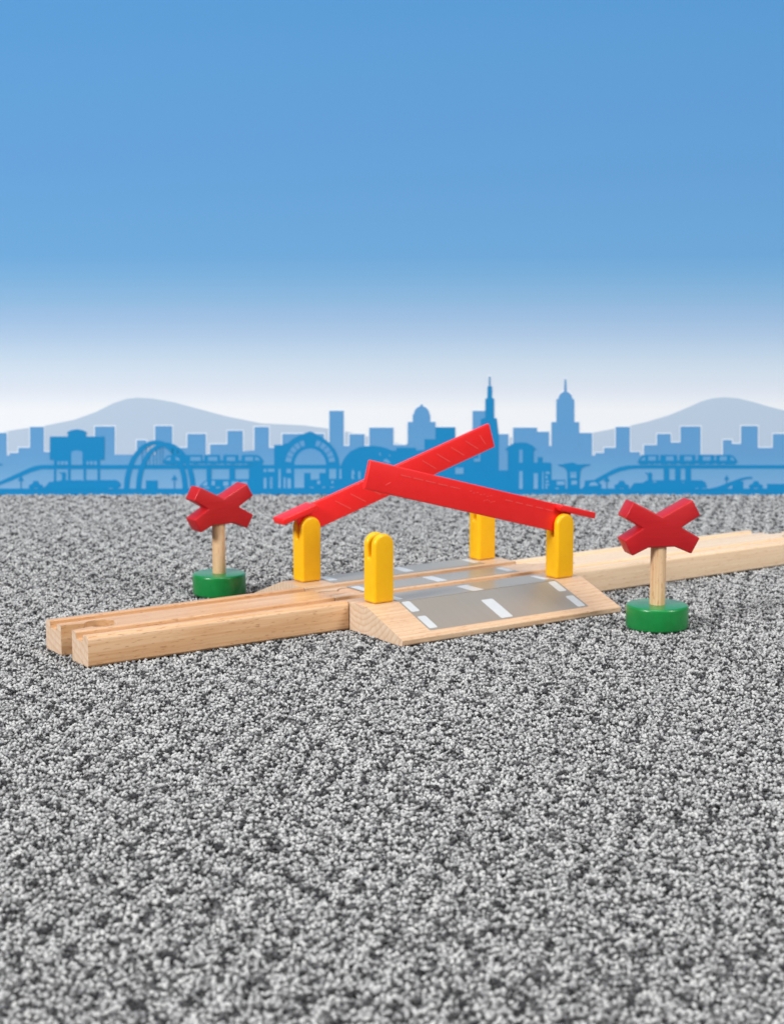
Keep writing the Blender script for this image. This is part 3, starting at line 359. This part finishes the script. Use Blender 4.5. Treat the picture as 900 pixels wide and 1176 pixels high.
["skyscraper",7.5,"near",[[[58.7,-0.4],[58.3,49.8],[59.8,49.8],[59.8,50.4],[61.2,50.4],[61.1,63.4],[62.4,63.4],[62.4,71.4],[63.4,71.4],[63.3,77.8],[64.3,77.8],[64.4,71.4],[65.6,71.4],[65.6,63.4],[66.9,63.4],[67.0,50.4],[68.6,50.4],[70.1,38.9],[70.3,15.8],[77.0,15.8],[77.1,-0.4]]],[["outline",3,"halo",[[[58.9,44.6],[58.9,50.9],[60.6,50.9],[60.5,63.9],[61.9,63.9],[61.8,71.9],[62.9,71.9],[62.9,78.4],[64.8,78.4],[64.8,71.9],[66.1,71.9],[66.2,63.9],[67.4,63.9],[67.6,50.9],[69.2,50.9],[69.2,44.6]]]]]],
["water_tower",9,"near",[[[76.5,2.4],[76.3,29.2],[74.4,29.5],[77.1,32.2],[80.3,33.9],[84.7,34.3],[88.4,34.1],[92.3,32.4],[95.2,29.5],[93.2,29.2],[93.3,21.0],[96.0,21.0],[95.9,24.6],[99.1,24.6],[99.1,21.0],[104.1,21.0],[105.0,20.2],[105.2,2.4]]],[["opening",10,"mass",[[[83.6,29.5],[85.9,29.5],[86.0,21.0],[83.7,21.0]],[[83.8,15.3],[86.1,15.3],[86.2,3.5],[83.9,3.5]],[[93.4,13.9],[96.1,13.9],[96.2,3.5],[93.5,3.5]],[[99.0,15.0],[99.7,15.0],[99.9,3.5],[99.1,3.5]],[[101.1,15.0],[103.9,15.0],[103.9,13.4],[101.2,13.4]],[[101.2,12.3],[102.5,12.3],[102.5,10.3],[101.2,10.3]],[[101.4,9.2],[103.2,9.2],[103.2,7.7],[101.5,7.7]],[[101.0,6.8],[103.6,6.8],[103.7,5.7],[101.1,5.7]],[[101.3,5.1],[102.6,5.1],[102.6,3.7],[101.3,3.7]]]]]],
["kiosk",9,"near",[[[104.9,9.6],[114.3,9.6],[114.4,2.4],[105.0,2.4]]],[["window",10,"mass",[[[108.6,8.6],[113.8,8.6],[113.9,6.2],[108.7,6.2]],[[107.8,4.2],[110.0,4.2],[110.0,3.5],[107.8,3.5]]]]]],
["fuel_station",9,"near",[[[115.8,2.4],[115.6,14.5],[114.8,16.4],[113.3,17.8],[109.2,19.2],[109.5,19.7],[112.5,19.8],[115.2,20.5],[119.0,21.0],[121.1,20.3],[122.2,19.7],[130.6,20.0],[130.6,19.4],[128.2,18.7],[125.2,17.4],[124.1,15.0],[123.8,9.0],[123.9,2.4]]],[["window",10,"mass",[[[117.4,14.7],[121.5,14.7],[121.6,13.6],[117.4,13.6]],[[117.5,13.2],[121.6,13.2],[121.6,10.8],[117.5,10.8]],[[118.4,9.0],[121.9,9.0],[121.9,6.4],[118.4,6.4]]]]]],
["ramp",9,"near",[[[205.9,2.8],[215.1,5.0],[219.6,6.8],[224.2,8.5],[229.9,10.6],[234.4,11.5],[237.4,11.5],[237.5,10.3],[234.5,10.2],[230.5,9.2],[226.5,7.5],[223.1,5.4],[219.8,2.8]]],[]],
["wall_block",9,"near",[[[247.5,6.8],[270.2,6.8],[270.5,0.8],[247.7,0.8]]],[]],
["monorail_stub",9,"near",[[[-262.1,19.9],[-257.3,20.1],[-255.8,19.7],[-257.4,19.1],[-262.1,18.9]]],[]],
]
# ------------------------------------------------------------------ camera
cam = bpy.data.objects.new('camera', bpy.data.cameras.new('camera')); C.objects.link(cam)
cam.location = (0, 0, .15235)
cam.rotation_euler = (R(90) - .14842, 0, 0)
cam.data.sensor_fit = 'HORIZONTAL'; cam.data.sensor_width = 36
cam.data.lens = 36 * 1928.69 / 900
cam.data.clip_start = .01; cam.data.clip_end = 100
cam.data.dof.use_dof = True; cam.data.dof.focus_distance = CFG['focus']; cam.data.dof.aperture_fstop = CFG['fstop']
S.camera = cam

# ------------------------------------------------------------------ track frame
TX, TY, TA = -114.605, 619.26, .60368          # near bottom corner of the left track and the heading of the run
def at(u, v, w=0):
    return (TX + u * math.cos(TA) - v * math.sin(TA), TY + u * math.sin(TA) + v * math.cos(TA), w)

GROOVES = ((4.6, 11.0), (29.0, 35.4)); GD = 2.7
def track_profile(gd=GD):
    p = [(.9, 0), (0, .9), (0, 10.6), (.35, 11.35), (1.1, 11.9), (1.8, 12)]
    for a, b in GROOVES:
        p += [(a - .3, 12), (a, 11.7), (a + .25, 12 - gd), (b - .25, 12 - gd), (b, 11.7), (b + .3, 12)]
    p += [(38.2, 12), (38.9, 11.9), (39.65, 11.35), (40, 10.6), (40, .9), (39.1, 0)]
    return p
def socket_tools(u0, s, grow=0.0, hz=(-2, 15)):
    """the keyhole cut into a track end at u0, s = +1 when the track runs to +u"""
    g = grow
    neck = [(u0 - 3 * s, 14.6 - g), (u0 + 1.0 * s, 15.2 - g), (u0 + 9.5 * s, 17.0 - g), (u0 + 13 * s, 17.0 - g),
            (u0 + 13 * s, 23.0 + g), (u0 + 9.5 * s, 23.0 + g), (u0 + 1.0 * s, 24.8 + g), (u0 - 3 * s, 25.4 + g)]
    return [mesh_prism(neck, 'z', *hz), mesh_prism(circle(u0 + 14.8 * s, 20, 6.3 + g, 56), 'z', hz[0] + .01, hz[1] + .01)]
def peg(bm, u0):
    prism(bm, [(u0 - 2, 15.7), (u0 + 1, 15.8), (u0 + 9.6, 17.6), (u0 + 11, 17.6), (u0 + 11, 22.4), (u0 + 9.6, 22.4), (u0 + 1, 24.2), (u0 - 2, 24.3)], 'z', .35, 11.82)
    prism(bm, circle(u0 + 14.8, 20, 5.75, 56), 'z', .3, 11.85)

def wooden_track(u0, u1, label, mat, gd=GD):
    o = bm_obj('wooden_track', mesh_prism(track_profile(gd), 'x', 0, u1 - u0), mat)
    cut(o, socket_tools(0, 1, .15))
    b = bmesh.new(); b.from_mesh(o.data); bmesh.ops.scale(b, vec=(1 / MM,) * 3, verts=b.verts)
    peg(b, u1 - u0)
    bmesh.ops.scale(b, vec=(MM,) * 3, verts=b.verts); b.to_mesh(o.data); b.free()
    shade(o.data, 32)
    o.location = Vector(at(u0, 0)) * MM; o.rotation_euler = (0, 0, TA)
    tag(o, label, 'toy track', 'wooden toy track pieces')
    return o
wooden_track(0, 117.4, 'wooden track piece with keyhole notch in its open end, left of the level crossing', W_TRACK)
wooden_track(234.6, 393, 'pale wooden track piece leaving the level crossing, passing behind a red cross sign', W_PALE, 1.3)

# ------------------------------------------------------------------ level crossing
U0, U1 = 117.8, 234.2
lc = empty('level_crossing', at(U0, 20), TA, 'wooden level crossing with grey road ramps, yellow posts and red barriers', 'level crossing')
def L(u, v): return (u - U0, v - 20)
def loc_prism(pts, axis, a, b): return mesh_prism(pts, axis, a, b)
prof = [(-57.9, 0), (-58.5, .6), (-58.5, 2.3), (-58.2, 2.7), (-34.2, 11.5), (-33.2, 11.85), (-32.2, 12)]
for a, b in GROOVES:
    prof += [(a - 20 - .3, 12), (a - 20, 11.7), (a - 20 + .25, 12 - GD), (b - 20 - .25, 12 - GD), (b - 20, 11.7), (b - 20 + .3, 12)]
prof += [(34.0, 12), (35.0, 11.85), (36.0, 11.45), (59.4, 2.7), (59.7, 2.3), (59.7, .3), (59.5, 0)]
base = bm_obj('wooden_base', mesh_prism(prof, 'x', 0, U1 - U0), W_BASE, lc)
def shifted(bms, dx, dy):
    for b in bms: bmesh.ops.translate(b, vec=(dx, dy, 0), verts=b.verts)
    return bms
base.parent = None
cut(base, shifted(socket_tools(0, 1, .4), -.2, -20))
b = bmesh.new(); b.from_mesh(base.data); bmesh.ops.scale(b, vec=(1 / MM,) * 3, verts=b.verts)
n0 = len(b.verts); b.verts.ensure_lookup_table()
peg(b, U1 - U0); b.verts.ensure_lookup_table()
bmesh.ops.translate(b, vec=(0, -20, 0), verts=b.verts[n0:])
bmesh.ops.scale(b, vec=(MM,) * 3, verts=b.verts); b.to_mesh(base.data); b.free()
shade(base.data, 32)
base.parent = lc

SL = (12 - 2.6) / 25.7
def surf(v, lift):
    """height of the crossing's upper side at v"""
    if v < -12.5: return 12 + (v + 12.5) * SL + lift
    if v > 54.4: return 12 - (v - 54.4) * SL + lift
    return 12 + lift
def film(name, pts, lift, mat, parent, thick=.08):
    """thin printed film laid on the crossing; pts are (u, v)"""
    bm = bmesh.new()
    top = [bm.verts.new((u - U0, v - 20, surf(v, lift + thick))) for u, v in pts]
    bot = [bm.verts.new((u - U0, v - 20, surf(v, lift - .02))) for u, v in pts]
    bm.faces.new(top); n = len(pts)
    for i in range(n): bm.faces.new((top[i], bot[i], bot[(i + 1) % n], top[(i + 1) % n]))
    return bm_obj(name, bm, mat, parent)
SA, SB = 134.0, 219.0
strips = [((-12.62, -34.7), [(134.8, -13.0, 139.0, -20.8), (134.8, -24.4, 139.0, -33.4), (171.6, -19.4, 177.9, -33.8), (213.6, -13.2, 217.9, -21.4), (213.6, -25.3, 217.9, -34.0)]),
          ((-12.2, 4.0), [(134.8, -9, 139.0, -1.8), (173.4, -12.0, 179.4, .6), (215.0, -9.0, 218.4, 1.0)]),
          ((13.2, 28.2), [(134.8, 15.5, 139.0, 25.6), (173.6, 13.8, 179, 26.4), (214.8, 16.2, 218.4, 25.6)]),
          ((38.4, 54.1), [(135.2, 42.4, 139.6, 52.6), (175.4, 41.2, 180.2, 53.6), (214.8, 42, 218.4, 52)]),
          ((54.6, 76), [(134.8, 56, 139, 63), (134.8, 66, 139, 74.6), (171.6, 61, 177.9, 75), (213.6, 56, 217.9, 63), (213.6, 66, 217.9, 74.6)])]
for (va, vb), dashes in strips:
    va, vb = min(va, vb), max(va, vb)
    st = film('road_sticker', rrect(SA, va, SB, vb, .5), .05, STICKER, lc)
    for (a, c_, b_, d) in dashes:
        c_, d = min(c_, d), max(c_, d)
        film('road_dash', rrect(a, c_, b_, d, .8), .16, DASH, st, .06)

def post(u, v):
    """yellow clevis post, round topped, slotted through the middle for the barrier"""
    hw, th, top = 4.95, 4.3, 29.0                         # half length, half thickness, height above the deck
    pr = [(hw, 0), (hw, top - hw)] + circle(0, top - hw, hw, 20, 0, 180)[1:-1] + [(-hw, top - hw), (-hw, 0)]
    bm = mesh_prism(pr, 'y', -th, th)
    o = bm_obj('barrier_post', bm, YELLOW)
    cut(o, [mesh_prism([(-9, 18.6), (9, 18.6), (9, 40), (-9, 40)], 'y', -1.12, 1.12)], bevel=1.3, seg=5, ang=40)
    shade(o.data, 50)
    o.parent = lc; o.location = Vector((u - U0, v - 20, 12.02)) * MM
    return o
PA, PB, VF, VR = 128.0, 225.9, -6.6, 50.1
for u, v in ((PA, VF), (PB, VF), (PA, VR), (PB, VR)): post(u, v)

def bar(bm, x0, x1, y0, y1, z0, z1): prism(bm, [(x0, z0), (x1, z0), (x1, z1), (x0, z1)], 'y', y0, y1)
def arm(u, v, w, ang, flip, length, height, tail, marks):
    """barrier arm: local x runs from the pivot to the tip along the top edge, z up, top edge at z = 0"""
    bm = mesh_prism([(-6.5, -height), (length, -height), (length, 0), (-6.5, 0)], 'y', -1.02, 1.02)
    o = bm_obj('barrier_arm', bm, RED)
    cut(o, [], bevel=.45, seg=3, ang=40)
    b = bmesh.new()
    for (xa, za, xb, zb, wd) in marks:                     # thin moulding lines raised on both faces, their highlight painted in paler red
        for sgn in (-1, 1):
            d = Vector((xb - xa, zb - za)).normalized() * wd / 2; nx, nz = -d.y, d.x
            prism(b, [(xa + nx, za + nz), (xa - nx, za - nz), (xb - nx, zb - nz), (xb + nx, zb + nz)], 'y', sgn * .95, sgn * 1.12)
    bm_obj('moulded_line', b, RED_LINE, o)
    shade(o.data, 40)
    o.parent = lc
    o.location = Vector((u - U0, v - 20, w)) * MM
    o.rotation_euler = (0, -ang, math.pi if flip else 0)
    # counterweight plate behind the pivot
    tl = mesh_prism([(-tail, -2.8), (2.2, -2.8), (3.4, -1.6), (3.4, -.9), (2.4, 0), (.6 - tail, 0), (-tail, -.5)], 'y', -4.3, 4.3)
    t = bm_obj('counterweight', tl, RED)
    cut(t, [], bevel=.5, seg=3, ang=35); shade(t.data, 50)
    t.location = (0, 0, .00015)
    t.parent = o
    return o
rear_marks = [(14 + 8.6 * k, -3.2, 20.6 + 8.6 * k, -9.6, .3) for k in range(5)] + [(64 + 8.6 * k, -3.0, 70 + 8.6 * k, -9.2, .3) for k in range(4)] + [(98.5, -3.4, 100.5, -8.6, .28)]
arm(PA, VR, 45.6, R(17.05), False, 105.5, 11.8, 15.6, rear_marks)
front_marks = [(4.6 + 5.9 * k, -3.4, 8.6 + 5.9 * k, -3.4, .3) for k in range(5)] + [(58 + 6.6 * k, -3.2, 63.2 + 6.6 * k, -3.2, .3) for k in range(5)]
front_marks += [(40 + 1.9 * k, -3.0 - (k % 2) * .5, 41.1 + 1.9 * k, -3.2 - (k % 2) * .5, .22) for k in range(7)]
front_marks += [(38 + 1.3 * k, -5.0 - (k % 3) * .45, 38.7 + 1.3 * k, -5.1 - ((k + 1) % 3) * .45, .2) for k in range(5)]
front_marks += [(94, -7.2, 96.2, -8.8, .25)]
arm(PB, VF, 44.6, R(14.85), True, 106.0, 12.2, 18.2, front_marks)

# ------------------------------------------------------------------ crossing signs
def cross_outline(la, b, al):
    c, s = math.cos(al), math.sin(al)
    def end(dx, dz):                                       # the two corners of the arm that points along (dx, dz), left one first
        return [(dx * la - dz * b * k, dz * la + dx * b * k) for k in (-1, 1)]
    pts = []
    tr, tl, bl, br = end(c, s), end(-c, s), end(-c, -s), end(c, -s)
    pts += [tr[0], tr[1], (0, b / c + .35), tl[0], tl[1], (-b / s - .6, .1), bl[0], bl[1], (-6.0, -8.1), (5.6, -8.1), br[0], br[1], (b / s + .6, -.1)]
    return pts
def crossing_sign(x, y, scale, th, roll, dx, cz, base_r, base_h, label):
    r = empty('crossing_sign', (x, y, 0), 0, label, 'toy road sign', 'wooden toy crossing signs')
    bm = bmesh.new(); rr = base_r; h = base_h; e = 1.1
    pf = [(rr - e, 0)] + [(rr - e + e * math.sin(R(a)), e - e * math.cos(R(a))) for a in (30, 60, 90)]
    pf += [(rr - e + e * math.cos(R(a)), h - e + e * math.sin(R(a))) for a in (0, 18, 36, 54, 72, 90)]
    lathe(bm, pf, 96)
    o = bm_obj('sign_base', bm, GREEN, r, 40)
    bm = bmesh.new(); sr = 3.28 * scale
    lathe(bm, [(sr, h - 4), (sr, cz - 5)], 40)
    bm_obj('dowel', bm, W_STICK, r, 40)
    bm = mesh_prism([(px * scale, pz * scale) for px, pz in cross_outline(16.8, 3.72, R(28.6))], 'y', -4.3 * scale, 5.5 * scale)
    k = bm_obj('cross', bm, RED_WOOD)
    cut(k, [], bevel=.55, seg=3, ang=30); shade(k.data, 50)
    k.parent = r; k.location = Vector((dx, 0, cz)) * MM; k.rotation_euler = (0, roll, th)
    return r
crossing_sign(-79.77, 763.1, .925, R(34), 0, .9, 40.6, 12.25, 9.9, 'red cross sign on green base standing behind the keyhole ended track piece')
crossing_sign(111.3, 691.5, 1.0, R(12), R(0), 0, 42.8, 13.05, 9.9, 'red cross sign on green base standing beside the front ramp and pale track')

# ------------------------------------------------------------------ carpet
gm, nt, bs = new_mat('carpet_backing')
tc = node(nt, 'ShaderNodeTexCoord')
f1 = noise(nt, tc.outputs['Object'], 700, 2, .6)
nt.links.new(ramp(nt, f1, [(.35, (.03, .03, .031, 1)), (.65, (.26, .26, .26, 1))]), bs.inputs['Base Color'])
bs.inputs['Roughness'].default_value = .95; bs.inputs['Specular IOR Level'].default_value = .1
bm = bmesh.new()
vs = [bm.verts.new(p) for p in ((-900, -500, -1.6), (900, -500, -1.6), (900, 1180, -1.6), (-900, 1180, -1.6))]
bm.faces.new(vs)
ground = bm_obj('carpet', bm, gm); ground['kind'] = 'structure'

pm, nt, bs = new_mat('heather_yarn')
at_ = node(nt, 'ShaderNodeAttribute', attribute_name='yarn')
nt.links.new(ramp(nt, at_.outputs['Fac'], CFG['yarn']), bs.inputs['Base Color'])
bs.inputs['Roughness'].default_value = .9; bs.inputs['Specular IOR Level'].default_value = .15
bs.inputs['Sheen Weight'].default_value = .05
def pile():
    rng = np.random.default_rng(3)
    sp = CFG['sp']
    xs, ys = np.meshgrid(np.arange(-440, 440, sp), np.arange(235, 1097, sp))
    xs = xs.ravel() + rng.uniform(-.6, .6, xs.size) * sp; ys = ys.ravel() + rng.uniform(-.6, .6, ys.size) * sp
    keep = np.abs(xs) < ys * .2334 + 170
    xs, ys = xs[keep], ys[keep]; n = xs.size
    V = np.array([(1, 0, 0), (-1, 0, 0), (0, 1, 0), (0, -1, 0), (0, 0, 1), (0, 0, -1)], float)
    F = np.array([(0, 2, 4), (2, 1, 4), (1, 3, 4), (3, 0, 4), (2, 0, 5), (1, 2, 5), (3, 1, 5), (0, 3, 5)])
    sc = np.stack([rng.uniform(.6, 1.35, n), rng.uniform(.5, .85, n), rng.uniform(.5, .85, n)], 1) * CFG['ts']
    yaw = rng.uniform(0, 2 * np.pi, n); pit = rng.normal(0, .55, n)
    P = V[None] * sc[:, None]
    cp, sp_ = np.cos(pit)[:, None], np.sin(pit)[:, None]
    x, z = P[..., 0] * cp - P[..., 2] * sp_, P[..., 0] * sp_ + P[..., 2] * cp
    cy, sy = np.cos(yaw)[:, None], np.sin(yaw)[:, None]
    y = P[..., 1]
    X = x * cy - y * sy + xs[:, None]; Y = x * sy + y * cy + ys[:, None]
    lump = np.sin(xs * .31 + 2 * np.sin(ys * .17)) * np.sin(ys * .27 + np.sin(xs * .23)) * .22
    Z = z + (rng.uniform(-1.3, .1, n) + lump)[:, None]
    co = np.stack([X, Y, Z], -1).reshape(-1, 3) * MM
    fi = (F[None] + (np.arange(n) * 6)[:, None, None]).reshape(-1)
    me = bpy.data.meshes.new('carpet_pile')
    me.vertices.add(n * 6); me.vertices.foreach_set('co', co.astype(np.float32).ravel())
    me.loops.add(fi.size); me.loops.foreach_set('vertex_index', fi.astype(np.int32))
    me.polygons.add(n * 8); me.polygons.foreach_set('loop_start', np.arange(0, fi.size, 3, dtype=np.int32))
    me.polygons.foreach_set('use_smooth', np.ones(n * 8, bool))
    me.update(calc_edges=True)
    clump = np.zeros(n)                                     # the blend of light and dark yarn is uneven over a few millimetres
    for _ in range(26):
        wl, d, ph = rng.uniform(3.2, 13), rng.uniform(0, np.pi), rng.uniform(0, 6.28)
        clump += np.sin((xs * np.cos(d) + ys * np.sin(d)) * 2 * np.pi / wl + ph)
    tone = np.clip(rng.uniform(0, 1, n) + clump * .055, 0, 1)
    a = me.attributes.new('yarn', 'FLOAT', 'POINT'); a.data.foreach_set('value', np.repeat(tone, 6).astype(np.float32))
    o = link('carpet_pile', me, pm); o['kind'] = 'stuff'; o['label'] = 'grey heather carpet pile'
    return n
pile()

# ------------------------------------------------------------------ printed backdrop board
YB = 1099.5
bd = empty('printed_backdrop', (0, YB, 0), 0, 'tall studio backdrop printed with blue city skyline, hills and pale sky', 'backdrop')
bm = bmesh.new(); prism(bm, [(-430, -1.2), (430, -1.2), (430, 420), (-430, 420)], 'y', 0, 4)
bm_obj('sky', bm, INK['sky'], bd)
SHEETS = [0]
def sheet(name, layer, ink, polys, parent):
    SHEETS[0] += 1
    bm = bmesh.new()
    for k, pl in enumerate(polys):
        y = -.06 * layer - .0013 * (k % 9) - .0035 * (SHEETS[0] % 12)
        pl = [q_ for i, q_ in enumerate(pl) if q_ != pl[i - 1]]
        vs = [bm.verts.new((x, y, z)) for x, z in pl]
        for t in tessellate_polygon([[Vector((x, z, 0)) for x, z in pl]]):
            p, q, r = (pl[i] for i in t)
            area = (q[0] - p[0]) * (r[1] - p[1]) - (q[1] - p[1]) * (r[0] - p[0])
            if abs(area) < 1e-4: continue
            try: bm.faces.new([vs[i] for i in (t if area > 0 else t[::-1])])
            except ValueError: pass
    bmesh.ops.scale(bm, vec=(MM,) * 3, verts=bm.verts)
    me = bpy.data.meshes.new(name); bm.to_mesh(me); bm.free()
    return link(name, me, INK[ink], parent)
for name, layer, ink, polys, subs in PRINT:
    o = sheet(name, layer, ink, polys, bd)
    for sn, sl, si, sp in subs: sheet(sn, sl, si, sp, o)

# ------------------------------------------------------------------ lights
def softbox(name, loc, target, sx, sy, power, col=(1, 1, 1)):
    d = bpy.data.lights.new(name, 'AREA'); d.shape = 'RECTANGLE'; d.size = sx; d.size_y = sy; d.energy = power; d.color = col
    o = bpy.data.objects.new(name, d); C.objects.link(o); o.location = loc
    o.rotation_euler = (Vector(target) - Vector(loc)).to_track_quat('-Z', 'Y').to_euler()
for a in CFG['lights']: softbox(*a)
w = bpy.data.worlds.new('World'); S.world = w; w.use_nodes = True
bg = w.node_tree.nodes['Background']; bg.inputs[0].default_value = CFG['world'][0]; bg.inputs[1].default_value = CFG['world'][1]

S.view_settings.view_transform = 'Standard'; S.view_settings.look = 'None'
S.view_settings.exposure = 0; S.view_settings.gamma = 1; S.view_settings.use_curve_mapping = False
S.render.engine = 'CYCLES'
S.cycles.use_denoising = CFG['denoise']
S.cycles.max_bounces = 6; S.cycles.diffuse_bounces = 3; S.cycles.glossy_bounces = 3
S.cycles.sample_clamp_indirect = 4
S.render.film_transparent = False
